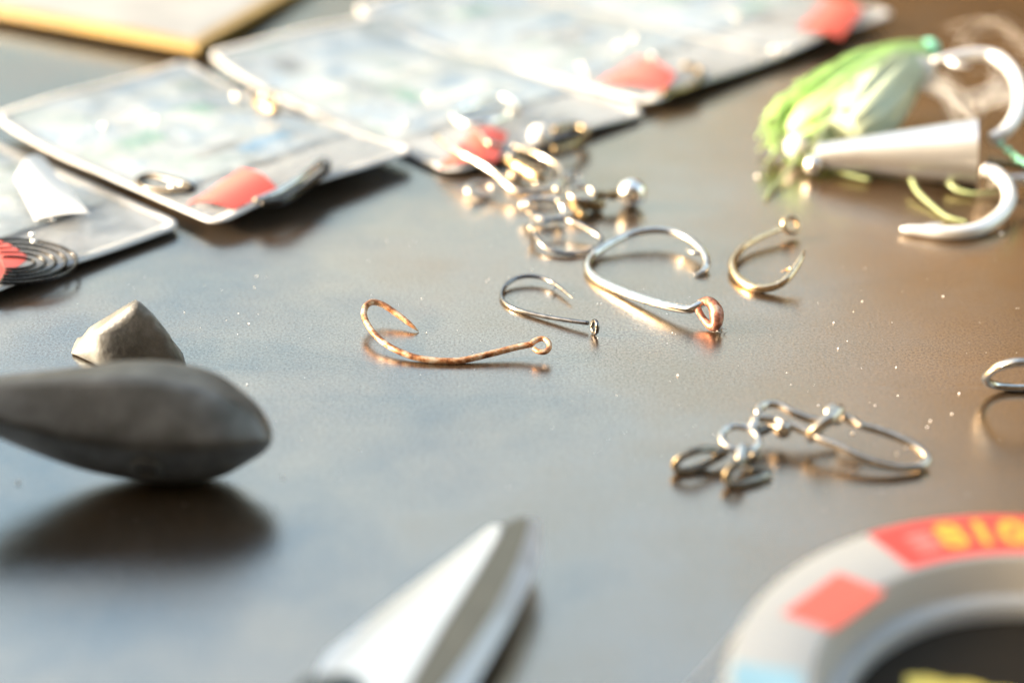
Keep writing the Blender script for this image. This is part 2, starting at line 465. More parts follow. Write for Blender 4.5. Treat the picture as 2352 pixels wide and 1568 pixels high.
part('barb', M().tube([hpt(1262, 668, 3.1, .4, *A8), hpt(1215, 655, 3.05, .3, *A8), hpt(1145, 684, 2.8, .05, *A8)], 8), GOLD, t)

A2 = (1053.7, 301.0, .204)
loop = [(890, 1088, 2.2, .08), (960, 1032, 2.3, .26), (1080, 998, 2.4, .34), (1190, 992, 2.4, .40), (1300, 1030, 2.3, .50), (1420, 1085, 2.0, .52), (1540, 1155, 1.6, .48), (1605, 1220, 1.2, .42), (1600, 1280, .9, .38),
        (1510, 1335, .7, .37), (1390, 1370, .5, .37), (1250, 1386, .5, .37), (1120, 1368, .6, .37), (1010, 1328, .8, .37), (930, 1270, 1.2, .36), (880, 1205, 1.6, .36), (850, 1150, 1.9, .35)]
t = thing('fishing_hook', 'dark circle hook lying between the swivel pile and the large silver hook', 'fish hook', G(1300, 545), HG)
part('wire', M().tube([hpt(*p, *A2) for p in loop]), DARK, t)
part('eye', M().ring(hpt(828, 1105, 2.1, 0, *A2)[:3], (0.8, -0.5, .2), .75, .34), STEEL, t)

A7 = (1458.0, 799.7, .38)
edge = [(2820, 150, 5.6, .06), (2680, 108, 6.6, .45), (2520, 84, 7.4, .55), (2352, 84, 7.6, .56), (2270, 92, 7.2, .56), (2200, 112, 6.2, .56), (2142, 150, 4.6, .56), (2122, 186, 3.0, .56), (2150, 214, 1.6, .56),
        (2220, 232, .8, .56), (2352, 238, .58, .56), (2600, 236, .8, .55), (2950, 226, 1.2, .55)]
t = thing('fishing_hook', 'steel hook cut off by the right edge with its bend raised on end', 'fish hook', G(2300, 888), HG)
part('wire', M().tube([hpt(*p, *A7) for p in edge]), STEEL, t)
part('eye', M().ring(hpt(3010, 222, 1.7, 0, *A7)[:3], (0.2, -0.6, .8), 1.4, .5), STEEL, t)

# lint caught at the big hook's eye, and a length of line by the spool
m = M()
for k in range(16):
    a = random.uniform(-1.2, 1.6); x, y = 1650 + random.uniform(-14, 8), 752 + random.uniform(-3, 6)
    pts = [G(x, y, .1)]
    for j in range(4):
        a += random.uniform(-.7, .7); x += 6 * math.cos(a); y -= 4 * math.sin(a) * .5
        pts.append(G(x, y, random.uniform(.1, .9)))
    m.tube([(*p, .05) for p in pts], 5, 3)
part('lint', m, HAIR, None, True, 'stuff', 'tuft of pale lint caught under the rusty eye of the large silver hook', 'lint')
part('fishing_line', M().tube([(*G(1500, 1680, .2), .12), (*G(1590, 1572, .2), .12), (*G(1640, 1515, .4), .12), (*G(1700, 1440, .2), .12)], 6),
     WHITEP, None, True, None, 'thin pale strand of line lying beside the spool of leader', 'fishing line')

# ------------------------------------------------------------------ snap swivel in front
A7b = (1533.5, 903.2, .268)
def q7(cx, cy, h, r): return hpt(cx, cy, h, r * 1.25, *A7b)
t = thing('snap_swivel', 'long nickel snap with a clasp and two small barrel swivels in front of the table', 'snap swivel', G(1840, 1030), 'snap swivels')
wire = [(1010, 262, 3.6, .42), (900, 212, 3.6, .44), (815, 195, 3.6, .44), (775, 165, 4.0, .44), (800, 115, 4.2, .45), (870, 90, 4.2, .45), (950, 100, 4.1, .45), (1080, 165, 3.7, .45), (1200, 215, 3.2, .45), (1320, 238, 2.9, .45), (1480, 240, 2.6, .42)]
wire2 = [(765, 300, 3.0, .45), (745, 240, 3.6, .45), (765, 215, 3.8, .45), (850, 215, 3.7, .45), (980, 245, 3.4, .45), (1100, 290, 3.1, .46), (1230, 348, 2.8, .46), (1320, 395, 2.6, .46), (1450, 448, 2.4, .46), (1600, 520, 2.0, .46), (1750, 580, 1.6, .46), (1900, 618, 1.25, .46),
         (2030, 632, 1.0, .46), (2150, 622, .9, .46), (2218, 585, 1.0, .46), (2205, 525, 1.4, .46), (2120, 452, 1.9, .46), (2000, 390, 2.3, .46), (1850, 330, 2.7, .46), (1700, 285, 3.0, .45), (1600, 250, 3.3, .44), (1500, 205, 3.6, .42)]
part('snap_wire', M().tube([q7(*p) for p in wire2], 12), CLIPW, t)
part('hook_end', M().tube([q7(*p) for p in wire], 12), CLIPW, t)
part('clasp', M().tube([q7(1225, 400, 1.6, .4), q7(1240, 345, 3.0, .55), q7(1320, 272, 4.2, .62), q7(1410, 200, 4.9, .68), q7(1470, 140, 5.2, .62), q7(1488, 118, 5.2, .3)], 12, flat=.8), CLIPW, t)
part('clasp_tab', M().tube([q7(1385, 190, 4.7, .5), q7(1395, 150, 5.2, .6), q7(1440, 118, 5.6, .5)], 10, flat=.6), CLIPW, t)
part('clasp_end', M().tube([q7(1510, 190, 4.2, .35), q7(1590, 230, 3.9, .35), q7(1665, 290, 3.6, .3)], 10), CLIPW, t)
bl = part('barrel', M().lathe(q7(1060, 330, 2.4, 0)[:3], q7(860, 270, 2.8, 0)[:3], [(0, .3), (.06, .9), (.2, 1.25), (.4, 1.35), (.55, 1.2), (.7, .75), (.85, .7), (1, .55)], 20), CLIPW, t)
part('barrel_neck', M().lathe(q7(860, 300, 2.6, 0)[:3], q7(745, 345, 2.4, 0)[:3], [(0, .6), (.2, .75), (.35, .55), (.5, .75), (.65, .55), (.8, .75), (1, .5)], 16), TARNISH, t)
part('neck_loop', M().tube([q7(770, 300, 3.0, .42), q7(735, 262, 3.4, .45), q7(725, 300, 3.0, .45), q7(745, 335, 2.5, .42)], 10), STEEL, t)
part('centre_ring', M().ring(q7(620, 388, 2.9, 0)[:3], (0.05, -0.22, 1), 2.55, .5, 1.0, (1, 0, 0), 12, 36), STEEL, t)
for (b0, b1, ringpts) in (((500, 480, 2.2), (395, 548, 1.5), [(410, 560, 1.35), (330, 605, .75), (200, 655, .45), (105, 665, .45), (62, 618, 1.2), (110, 548, 2.3), (220, 498, 3.0), (330, 478, 2.8), (420, 490, 2.2)]),
                          ((690, 470, 2.2), (690, 610, 1.2), [(700, 660, 1.2), (760, 655, 1.1), (850, 665, .8), (860, 690, .6), (760, 740, .5), (620, 782, .45), (540, 778, .5), (500, 725, 1.3), (530, 650, 2.3), (600, 595, 3.0), (660, 585, 2.6)])):
    part('barrel', M().lathe(q7(*b0, 0)[:3], q7(*b1, 0)[:3], [(0, .5), (.08, .85), (.22, 1.0), (.38, .8), (.5, 1.0), (.62, .8), (.75, 1.0), (.9, .8), (1, .45)], 18), TARNISH, t)
    part('end_loop', M().tube([q7(*p, .42) for p in ringpts], 10), TARNISH, t)
part('ring_knob', M().lathe(q7(640, 430, 3.2, 0)[:3], q7(610, 610, 1.5, 0)[:3], [(0, .3), (.1, .6), (.4, .55), (.6, .7), (.85, .75), (1, .3)], 14), STEEL, t)
part('ring_knob', M().ball(q7(745, 540, 2.0, 0)[:3], .95), TARNISH, t)

# ------------------------------------------------------------------ pile of swivels behind
def P2(cx, cy, h, r=0.0): return hpt(cx, cy, h, r, *A2)
t = thing('snap_swivel', 'cream coloured snap with barrel lying across the corner of a hook packet', 'snap swivel', G(1200, 430), 'snap swivels')
part('snap_wire', M().tube([P2(*p) for p in [(-260, 60, 4.4, .5), (-130, 160, 4.6, .52), (60, 270, 4.6, .54), (220, 350, 4.2, .54), (400, 470, 3.4, .55), (560, 620, 2.4, .55), (700, 690, 1.9, .55), (860, 690, 1.9, .55), (1020, 650, 2.2, .55), (1130, 580, 2.6, .55), (1165, 500, 3.0, .55), (1120, 400, 3.3, .55), (1000, 320, 3.6, .55), (850, 245, 4.0, .55), (720, 205, 4.2, .52), (620, 175, 4.3, .5)]], 12), CLIPW, t)
part('hook_end', M().tube([P2(*p) for p in [(160, -40, 5.2, .4), (250, 50, 5.4, .5), (340, 140, 5.4, .52), (440, 160, 5.0, .5), (500, 200, 4.4, .4)]], 12), CLIPW, t)
part('barrel', M().lathe(P2(520, 300, 2.8)[:3], P2(960, 560, 2.2)[:3], [(0, .5), (.08, 1.3), (.2, 1.6), (.45, 1.75), (.55, 1.45), (.7, 1.7), (.85, 1.2), (1, .6)], 20), BRASS, t)
part('barrel_neck', M().lathe(P2(560, 480, 1.6)[:3], P2(700, 540, 1.4)[:3], [(0, .7), (.3, 1.1), (.6, .8), (1, .5)], 16), CLIPW, t)
part('end_loop', M().ring(P2(240, 660, 1.45)[:3], (0.1, -0.45, 1), 2.4, .5, .8, (1, 0, 0)), CLIPW, t)
part('ring_knob', M().ball(P2(580, 290, 4.4)[:3], .7), STEEL, t)
part('ring_knob', M().ball(P2(880, 590, 3.0)[:3], .62), STEEL, t)
part('end_loop', M().ring(P2(1290, 520, 1.0)[:3], (0.3, -0.4, 1), 1.6, .42, .8, (1, 0, 0)), STEEL, t)

t = thing('ball_swivel', 'three way swivel with a round silver bead at the end of the swivel pile', 'swivel', G(1380, 460))
part('bead', M().ball(P2(1945, 700, 2.75)[:3], 2.7, 28, 18), SILVER, t)
part('neck', M().lathe(P2(1800, 720, 2.6)[:3], P2(1500, 720, 2.6)[:3], [(0, .5), (.1, 1.0), (.25, 1.05), (.4, .7), (.6, .75), (.75, .95), (1, .6)], 18), BRASS, t)
part('barrel', M().lathe(P2(1650, 820, 1.4)[:3], P2(1250, 850, 1.4)[:3], [(0, .5), (.1, 1.2), (.3, 1.35), (.5, 1.05), (.7, 1.35), (.9, 1.1), (1, .5)], 18), BRASS, t)
part('centre_ring', M().ring(P2(1385, 700, 3.3)[:3], (0.05, -0.2, 1), 2.3, .55, 1.0, (1, 0, 0), 12, 32), CLIPW, t)
part('ring_knob', M().ball(P2(1110, 660, 3.4)[:3], .8), STEEL, t)
part('ring_knob', M().ball(P2(1520, 700, 3.5)[:3], .75), CLIPW, t)

t = thing('barrel_swivel', 'tarnished barrel swivel with a wire loop nearest the dark circle hook', 'swivel', G(1270, 490))
part('end_loop', M().tube([P2(*p) for p in [(720, 820, 2.8, .5), (800, 775, 3.2, .55), (980, 770, 3.3, .6), (1120, 790, 3.2, .6), (1170, 850, 2.6, .5), (1180, 940, 1.6, .4), (1100, 985, 1.0, .4), (960, 1000, .9, .42), (840, 940, 1.2, .45), (740, 880, 2.0, .5)]], 10, closed=True), STEEL, t)
part('barrel', M().lathe(P2(1240, 790, 1.8)[:3], P2(1420, 970, 1.0)[:3], [(0, .5), (.1, .95), (.3, .8), (.5, 1.0), (.7, .8), (.9, .95), (1, .5)], 18), BRASS, t)
part('ring_knob', M().ball(P2(1125, 790, 3.6)[:3], .55), STEEL, t)
part('ring_knob', M().ball(P2(780, 830, 3.2)[:3], .62), STEEL, t)
part('pin', M().tube([P2(770, 900, 1.8, .35), P2(830, 960, 1.6, .42), P2(840, 1040, 1.6, .4), P2(822, 1120, 1.5, .3)], 10), CLIPW, t)

# ------------------------------------------------------------------ lead sinkers
def subsurf(o, lv=2):
    s = o.modifiers.new('subdivision', 'SUBSURF'); s.levels = lv; s.render_levels = lv

def crease_rings(o, n, which, val):
    """crease the lengthwise edges of a loft whose section vertex index is in which"""
    at = o.data.attributes.get('crease_edge') or o.data.attributes.new('crease_edge', 'FLOAT', 'EDGE')
    for e in o.data.edges:
        a, b = e.vertices
        if a % n == b % n and (a % n) in which and abs(a - b) == n: at.data[e.index].value = val

Yc = G(400, 1119).y
st = [(625, 984, 994, 1006, 1016, .16), (616, 958, 982, 1006, 1032, .34), (598, 926, 964, 1009, 1050, .48), (576, 899, 950, 1012, 1063, .56), (540, 869, 928, 1016, 1089, .76), (504, 840, 906, 1020, 1110, .9), (432, 816, 882, 1025, 1123, 1.0),
      (360, 806, 871, 1026, 1124, 1.0), (270, 811, 863, 1021, 1110, 1.0), (180, 832, 866, 1011, 1090, .94), (90, 843, 870, 989, 1055, .84), (0, 854, 876, 962, 1016, .72), (-90, 868, 884, 934, 972, .55), (-150, 888, 894, 911, 922, .3), (-185, 900, 902, 906, 909, .1)]
rings = []
for (px, T, R, Cc, B, k) in st:
    pT = V(px, T, Yc + 7.5 * k); pR = V(px, R, Yc - .5 * k); pC = V(px, Cc, Yc - 5.5 * k); pB = V(px, B, Yc)
    mid = (pR + pC) * .5 + Vector((0, -.35 * k, .05 * k)); tm = (pT + pR) * .5 + Vector((0, 0, .15 * k))
    pB2 = pB + Vector((0, 5.0 * k, .3 * k)); bk = Vector((pT.x, Yc + 11.5 * k, lerp(pB.z, pT.z, .5)))
    rings.append([pB, (pB + pC) * .5 + Vector((0, -.5 * k, -.25 * k)), pC, mid, pR, tm, pT, bk, pB2])
zmin = min(p.z for r in rings for p in r)
t = thing('lead_sinker', 'large almond shaped lead sinker with a hole, nearest the left edge', 'sinker', G(300, 1110), 'lead sinkers')
o = part('body', M().loft(rings), LEAD, t)
crease_rings(o, 9, {2, 4}, .95); subsurf(o)
dg = bpy.context.evaluated_depsgraph_get(); ev = o.evaluated_get(dg).data
o.location.z = -min(v.co.z for v in ev.vertices)
from mathutils.bvhtree import BVHTree
bv = BVHTree.FromPolygons([(v.co + o.location) / MM + BASE[t] for v in ev.vertices], [tuple(p.vertices) for p in ev.polygons])
hc, hx, _, _ = bv.ray_cast(Vector((0, 0, H)), ray(336, 1072).normalized())
if hx.dot(ray(336, 1072)) > 0: hx = -hx
part('hole_rim', M().ring(hc + hx * .1, hx, 1.75, .55, 1.0, (1, 0, 0), 10, 30), LEAD, t)
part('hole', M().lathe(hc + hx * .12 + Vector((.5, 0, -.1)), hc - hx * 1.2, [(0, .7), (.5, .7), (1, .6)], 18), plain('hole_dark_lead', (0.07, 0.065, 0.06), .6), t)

Y0 = G(215, 850).y
def ringY(pts, dy):
    out = []
    for (x, y) in pts:
        p = V(x, y, Y0 + dy); p.z = max(p.z, .15); out.append(p)
    return out
front = ringY([(318, 689), (352, 720), (388, 764), (432, 850), (330, 852), (240, 850), (236, 806), (224, 762)], 0)
midr = ringY([(312, 686), (343, 712), (380, 760), (428, 850), (330, 852), (172, 845), (160, 816), (203, 751)], 5)
backr = ringY([(305, 700), (326, 735), (352, 780), (392, 846), (330, 850), (195, 843), (182, 818), (212, 768)], 11)
t = thing('lead_sinker', 'wedge shaped lead sinker with a sunlit end standing behind the almond shaped one', 'sinker', G(300, 850), 'lead sinkers')
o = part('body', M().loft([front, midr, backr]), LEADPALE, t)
at = o.data.attributes.new('crease_edge', 'FLOAT', 'EDGE')
for e in o.data.edges:
    a, b = e.vertices
    at.data[e.index].value = .97 if (a < 8 and b < 8) else (.85 if (a % 8 in (0, 3, 5, 7) and a % 8 == b % 8) else .5)
subsurf(o)

# ------------------------------------------------------------------ snips in the foreground
t = thing('snips', 'pair of steel snips with two tapering blades pointing away in the foreground', 'scissors', G(1000, 1500))
def SB(x, y):                                  # broad face: one plane tilted up to the left
    h = 3.0
    for _ in range(5):
        p = G(x, y, h); q_ = G(1140, 1205, 4.6)
        h = min(max(4.6 + (p.x - q_.x) * .34 - (p.y - q_.y) * .085, .9), 9)
    return G(x, y, h)
top = [SB(*p) for p in [(1146, 1203), (1154, 1208), (1142, 1238), (1095, 1317), (1020, 1431), (952, 1545), (862, 1700), (735, 1660), (700, 1590), (750, 1496), (860, 1410), (960, 1330), (1060, 1256), (1125, 1205)]]
m = M(); n = len(top)
bot = [Vector((p.x + (1.0 if i < 7 else 0), p.y, max(.4, p.z - 1.6))) for i, p in enumerate(top)]
m.slab(top, bot)
o = part('blade', m, BLADE, t, False, label='broad left blade with its bright face to the sky')
mod = o.modifiers.new('bevel', 'BEVEL'); mod.width = .00025; mod.segments = 2; mod.limit_method = 'ANGLE'; mod.angle_limit = rad(40)
tr = [(1158, 1203), (1186, 1190), (1214, 1188), (1210, 1218), (1186, 1292), (1134, 1404), (1084, 1484), (1020, 1578), (930, 1710), (868, 1700), (955, 1545), (1023, 1431), (1097, 1317), (1145, 1238)]
topR = [G(x, y, 6.2) for x, y in tr]
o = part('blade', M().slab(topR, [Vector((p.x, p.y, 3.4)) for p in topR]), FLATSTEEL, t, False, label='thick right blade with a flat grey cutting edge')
side = [(1214, 1188, 6.15), (1232, 1192, 4.6), (1248, 1202, 3.0), (1243, 1268, 2.6), (1232, 1314, 2.4), (1180, 1420, 2.2), (1094, 1568, 2.2), (1020, 1690, 2.2), (930, 1712, 6.15), (1020, 1578, 6.15), (1084, 1484, 6.15), (1134, 1404, 6.15), (1186, 1292, 6.15), (1210, 1218, 6.15)]
sp = [G(x, y, h) for x, y, h in side]
m = M()
L = [G(x, y, 6.19) for x, y in [(1214, 1188), (1210, 1218), (1186, 1292), (1134, 1404), (1084, 1484), (1020, 1578), (930, 1710)]]
R_ = [G(x, y, h) for x, y, h in [(1240, 1194, 5.6), (1243, 1268, 5.1), (1231, 1314, 4.9), (1179, 1420, 4.7), (1135, 1495, 4.7), (1088, 1575, 4.7), (1010, 1708, 4.7)]]
U = [Vector((p.x - .9, p.y, 2.6)) for p in R_]; W = [Vector((p.x - .2, p.y, 3.45)) for p in L]
m.loft([[a, b, c_, d] for a, b, c_, d in zip(L, R_, U, W)])
o = part('blade_bevel', m, BLADE, t, False)
part('pivot', M().lathe(G(780, 1568, 5.0) - Vector((0, 0, 4.7)), G(780, 1568, 5.0), [(0, 2.9), (.7, 2.9), (.9, 2.5), (1, 1.6)], 28), GRIP, t)
part('grip', M().tube([(*G(728, 1606, 3.6), 3.0), (*G(760, 1760, 4.5), 4.2), (*G(690, 1900, 5), 4.4)], 16), GRIP, t)
part('grip', M().tube([(*G(930, 1712, 4), 2.8), (*G(900, 1790, 4.5), 4.0), (*G(880, 1920, 5), 4.4)], 16), GRIP, t)

# ------------------------------------------------------------------ spool of leader line
SX, SY, ST = 59.0, 132.6, 8.0
t = thing('line_spool', 'white ring spool with red and blue print and a black centre at the lower right', 'spool', (SX, SY, 0))
def rev(prof, a0=0, a1=2 * math.pi, n=96):
    full = abs(a1 - a0 - 2 * math.pi) < 1e-6
    return M().loft([[(SX + r * math.cos(lerp(a0, a1, i / n)), SY + r * math.sin(lerp(a0, a1, i / n)), z) for r, z in prof] for i in range(n + 1)], closed=False, cap=False)
o = part('rim', rev([(36.0, .15), (37.3, .5), (37.5, 7.0), (37.2, 7.75), (36.7, ST), (28.9, ST), (28.4, 7.8)]), SPOOLW, t)
edgesplit(o, 50)
o = part('inner_wall', rev([(28.4, 7.8), (27.6, 6.2), (27.0, 3.9), (26.9, 3.6)]), SPOOLIN, t); edgesplit(o, 50)
o = part('inner_lip', rev([(26.9, 3.6), (26.3, 3.75), (25.5, 3.6), (25.1, 3.0), (25.1, 1.4), (24.9, .2)]), SPOOLW, t); edgesplit(o, 60)
part('centre_disk', M().lathe((SX, SY, .2), (SX, SY, 1.3), [(0, 25.05), (1, 25.05)], 80), BLACKP, t, False)
def sector(name, r0, r1, a0, a1, z, mat, th=.05, ro=0):
    n = 24
    m = M().loft([[(SX + r * math.cos(a), SY + r * math.sin(a), zz) for r, zz in ((r0, z), (r1, z), (r1, z - th), (r0, z - th))]
                  for a in [lerp(a0, a1, i / n) for i in range(n + 1)]])
    return part(name, m, mat, t, False)
def polar(px, py, h=ST):
    p = G(px, py, h); return math.hypot(p.x - SX, p.y - SY), math.atan2(p.y - SY, p.x - SX)
a_left = polar(2020, 1248)[1]
sector('red_band', 28.9, 36.9, a_left, a_left - 1.35, ST + .06, SPOOLRED)
rc, ac = polar(1918, 1380)
h = [G(x, y, ST + .06) for x, y in [(1795, 1408), (1925, 1314), (2035, 1358), (1912, 1446)]]
part('red_square', M().slab(h, .05), SPOOLCORAL, t, False)
a_b = polar(1700, 1522)[1]
sector('blue_band', 29.4, 36.6, a_b, a_b + .75, ST + .06, SPOOLBLUE)

def glyph(ch, r, ang, size, z, mat, name='letter', bold=.02, ext=.02):
    cu = bpy.data.curves.new('glyph', 'FONT'); cu.body = ch; cu.size = size * MM; cu.align_x = 'CENTER'; cu.align_y = 'CENTER'
    cu.extrude = ext * MM; cu.offset = bold * MM * size
    ob = bpy.data.objects.new('glyph', cu); COL.objects.link(ob)
    dg = bpy.context.evaluated_depsgraph_get()
    me = bpy.data.meshes.new_from_object(ob.evaluated_get(dg))
    bpy.data.objects.remove(ob)
    me.materials.clear(); me.materials.append(mat)
    g = bpy.data.objects.new(name, me); COL.objects.link(g)
    g.parent = t
    g.location = (r * math.cos(ang) * MM, r * math.sin(ang) * MM, z * MM)
    g.rotation_euler = (0, 0, ang - math.pi / 2)
    return g
for ch, (px, py) in (('8', (2208, 1256)), ('1', (2272, 1248)), ('0', (2338, 1243))):
    r, a = polar(px, py, ST + .1)
    glyph(ch, 33.0, a, 6.6, ST + .09, LETTER, bold=.03)
for k in range(3):
    r, a = polar(2128 + k * 3, 1268, ST)
    sector('small_print', 31.0 + k * 1.4, 31.8 + k * 1.4, a_left - .10, a_left - .19, ST + .10, SPOOLPINK)
for px, py, w in ((2120, 1558, 5.2), (2215, 1572, 4.6), (2300, 1590, 4.6)):
    p = G(px, py, 1.35)
    pts = [(p.x + dx * w * .5, p.y + dy - 1.5, 1.36) for dx, dy in ((-.9, -1.6), (.9, -1.6), (1, 1.2), (.2, 2.1), (-.7, 2.0))]
    part('emblem', M().slab(pts, .04), LETTER2, t, False)

# ------------------------------------------------------------------ hook packets
def packet(label, Fp, Rp, L, skew, z0, bulge, curl_front, curl_back, seed, cat='packet', cardfrac=.24):
    """Fp/Rp: front-left and front-right corners on the table (mm); L: depth in mm"""
    Fv, Rv = Vector(Fp), Vector(Rp)
    e = (Rv - Fv); side = Vector((-e.y, e.x, 0)).normalized()
    side = (side + e.normalized() * skew).normalized() * L
    rn = random.Random(seed)
    ph = [rn.uniform(0, 6.28) for _ in range(6)]
    def base(u, v):
        cu, cv = abs(2 * u - 1), abs(2 * v - 1)
        if cu > .86 and cv > .91:                  # rounded corners
            a, b_ = (cu - .86) / .14, (cv - .91) / .09; rr_ = math.hypot(a, b_)
            if rr_ > 1:
                cu, cv = .86 + .14 * a / rr_, .91 + .09 * b_ / rr_
                u = .5 + math.copysign(cu / 2, u - .5); v = .5 + math.copysign(cv / 2, v - .5)
        p = Fv + e * u + side * v
        zz = z0 + curl_front * (1 - v) ** 3 * (0.45 + 0.55 * math.sin(ph[0] * 0 + u * 3.0 + .1)) + curl_back * max(0, v - .6) ** 2 / .16
        zz += .5 * math.sin(4 * u + 3 * v + ph[1]) ** 2
        return Vector((p.x, p.y, zz))
    def film(u, v):
        p = base(u, v)
        w = max(0.0, (1 - abs(2 * u - 1) ** 4)) * max(0.0, (1 - abs(2 * v - 1) ** 6))
        nz = noise.noise(Vector((u * 3 + seed, v * 5, seed))) * .8 + noise.noise(Vector((u * 7 + seed, v * 9, 3))) * .6 + noise.noise(Vector((u * 15, v * 21 + seed, 8))) * .25
        p.z += .25 + bulge * w * (1 + .55 * nz)
        return p
    b = base(.5, .5); b.z = 0
    t = thing('hook_packet', label, cat, b, 'clear packets of tied hooks')
    part('back_film', M().grid(base, 60, 84), CLEARBACK, t)
    def card(u, v):
        p = base(lerp(.05, .95, u), lerp(cardfrac, .97, v)); p.z += .35 + .35 * bulge * math.sin(math.pi * u) * math.sin(math.pi * min(1, v + .1))
        return p
    part('printed_card', M().grid(card, 16, 20), CARD, t)
    for q in range(6):
        u0, v0 = rn.uniform(.1, .6), rn.uniform(cardfrac + .04, .8); du, dv = rn.choice(((.28, .05), (.2, .09), (.34, .03), (.12, .1))); dv2 = dv
        part('print_panel', M().grid(lambda u, v: card((u0 + du * u), (v0 + dv2 * v - cardfrac) / .73) + Vector((0, 0, .05)), 6, 3), rn.choice((PRINTG, PRINTB, PRINTW, PRINTK)), t)
    part('front_film', M().grid(film, 60, 84), FILM, t)
    m = M()
    w = .026
    edge_pts = [(u / 60, 0) for u in range(61)] + [(1, v / 84) for v in range(1, 85)] + [(1 - u / 60, 1) for u in range(1, 61)] + [(0, 1 - v / 84) for v in range(1, 84)]
    rr = []
    for (u, v) in edge_pts:
        p = base(u, v); q_ = base(min(max(u, w * 1.2), 1 - w * 1.2), min(max(v, w), 1 - w))
        rr.append([p + Vector((0, 0, .32)), q_ + Vector((0, 0, .62)), q_ + Vector((0, 0, .05)), p + Vector((0, 0, -.05))])
    rr.append(rr[0])
    part('welded_seam', m.loft(rr, cap=False), SEAM, t)
    t_film = film
    return t, base, film, Fv, e, side

def onpk(pk, px, py, dz, h=3.0):
    """point above the packet's film under a photo spot"""
    t, base, film, Fv, e, side = pk
    z = h
    for _ in range(4):
        p = G(px, py, z); d = p - Fv; d.z = 0
        det = e.x * side.y - e.y * side.x
        u = (d.x * side.y - d.y * side.x) / det; v = (e.x * d.y - e.y * d.x) / det
        z = film(min(max(u, 0), 1), min(max(v, 0), 1)).z + dz
    return G(px, py, z)

def tag(pk, quad, ridge=1.0):
    """red paper label folded over; quad = left, top, right, bottom spots"""
    l, tp, r, bt = [onpk(pk, x, y, .35) for x, y in quad]
    def fn(u, v):
        a = l.lerp(tp, v); b = bt.lerp(r, v)
        p = a.lerp(b, u); p.z += ridge * math.sin(math.pi * min(1, u * 1.0)) * .8
        return p
    m = M().grid(fn, 10, 6)
    n = len(m.v); m.v += [p - Vector((0, 0, .12)) for p in m.v]
    m.f += [tuple(i + n for i in reversed(f)) for f in m.f]
    return part('red_label', m, RED, pk[0])

def glints(pk, spots, r, mat, name='glint_ball'):  # bright silver balls added on the film to catch sun glints
    for (x, y) in spots:
        p = onpk(pk, x, y, r * .9)
        part(name, M().ball(p, r, 14, 10), mat, pk[0])

gB_F, gB_R = G(500, 548), G(962, 377)
eB = (gB_R - gB_F)
sideB = Vector((-eB.y, eB.x, 0)).normalized()
# the packet cut by the left edge
gA_R = G(427, 532); gA_F = gA_R + (G(0, 690) - gA_R).normalized() * 52
pA = packet('hook packet cut off by the left edge with coiled black line inside', gA_F, gA_R, 84, .06, .3, 2.6, 1.0, 2, 3)
tag(pA, [(-70, 585), (0, 553), (66, 592), (-4, 645)], .5)
part('print_mark', M().tube([(*onpk(pA, x, y, .9), .14) for x, y in [(2, 596), (6, 602), (9, 610), (12, 618)]], 6), INK, pA[0])
for k in range(5):
    rx, ry = 152 - k * 24, 50 - k * 9
    pts = []
    for j in range(13):
        a = lerp(-1.9, 1.75, j / 12)
        pts.append((*onpk(pA, 24 + rx * math.cos(a), 600 + k * 1 + ry * math.sin(a), .3), .30))
    part('coiled_wire', M().tube(pts, 8, 4), DARKWIRE, pA[0])
# white folded flap lying over it
fl = [onpk(pA, x, y, .8) for x, y in [(36, 420), (60, 376), (100, 372), (205, 492)]]
def flap(u, v):
    p = fl[0].lerp(fl[1], u) if False else (fl[0].lerp(fl[2], u)).lerp(fl[3] + Vector((-9 * (1 - u), -3 * (1 - u), 0)), v)
    p.z += 3.2 * math.sin(math.pi * (u * .8 + .1)) * (1 - v * .8)
    return p
m = M().grid(flap, 14, 14); n = len(m.v); m.v += [p - Vector((0, 0, .25)) for p in m.v]; m.f += [tuple(i + n for i in reversed(f)) for f in m.f]
part('folded_flap', m, WHITEP, pA[0])
glints(pA, [(78, 555), (75, 540), (120, 505)], .5, SILVER)

pB = packet('hook packet with a folded red label and a grey hook, second from the left', gB_F, gB_R, 80, .06, 1.2, 2.8, 2.2, 2.5, 11)
tag(pB, [(430, 468), (556, 388), (640, 434), (535, 482)], 1.4)
part('hook_shank', M().tube([(*onpk(pB, x, y, .7), r) for x, y, r in [(585, 462, .5), (640, 440, .75), (690, 408, .8), (742, 368, .8), (752, 378, .6)]], 10), STEEL, pB[0])
part('hook_bend', M().tube([(*onpk(pB, x, y, .4), .8) for x, y in [(600, 470), (650, 462), (700, 430), (745, 395), (752, 372)]], 10), DARKWIRE, pB[0])
part('wire_coil', M().tube([(*onpk(pB, x, y, .5), .75) for x, y in [(318, 415), (345, 405), (385, 412), (430, 425), (440, 436), (390, 438), (335, 432)]], 10, closed=True), DARKWIRE, pB[0])
glints(pB, [(352, 404), (338, 436), (396, 430), (418, 424), (240, 290), (360, 275)], .62, SILVER)

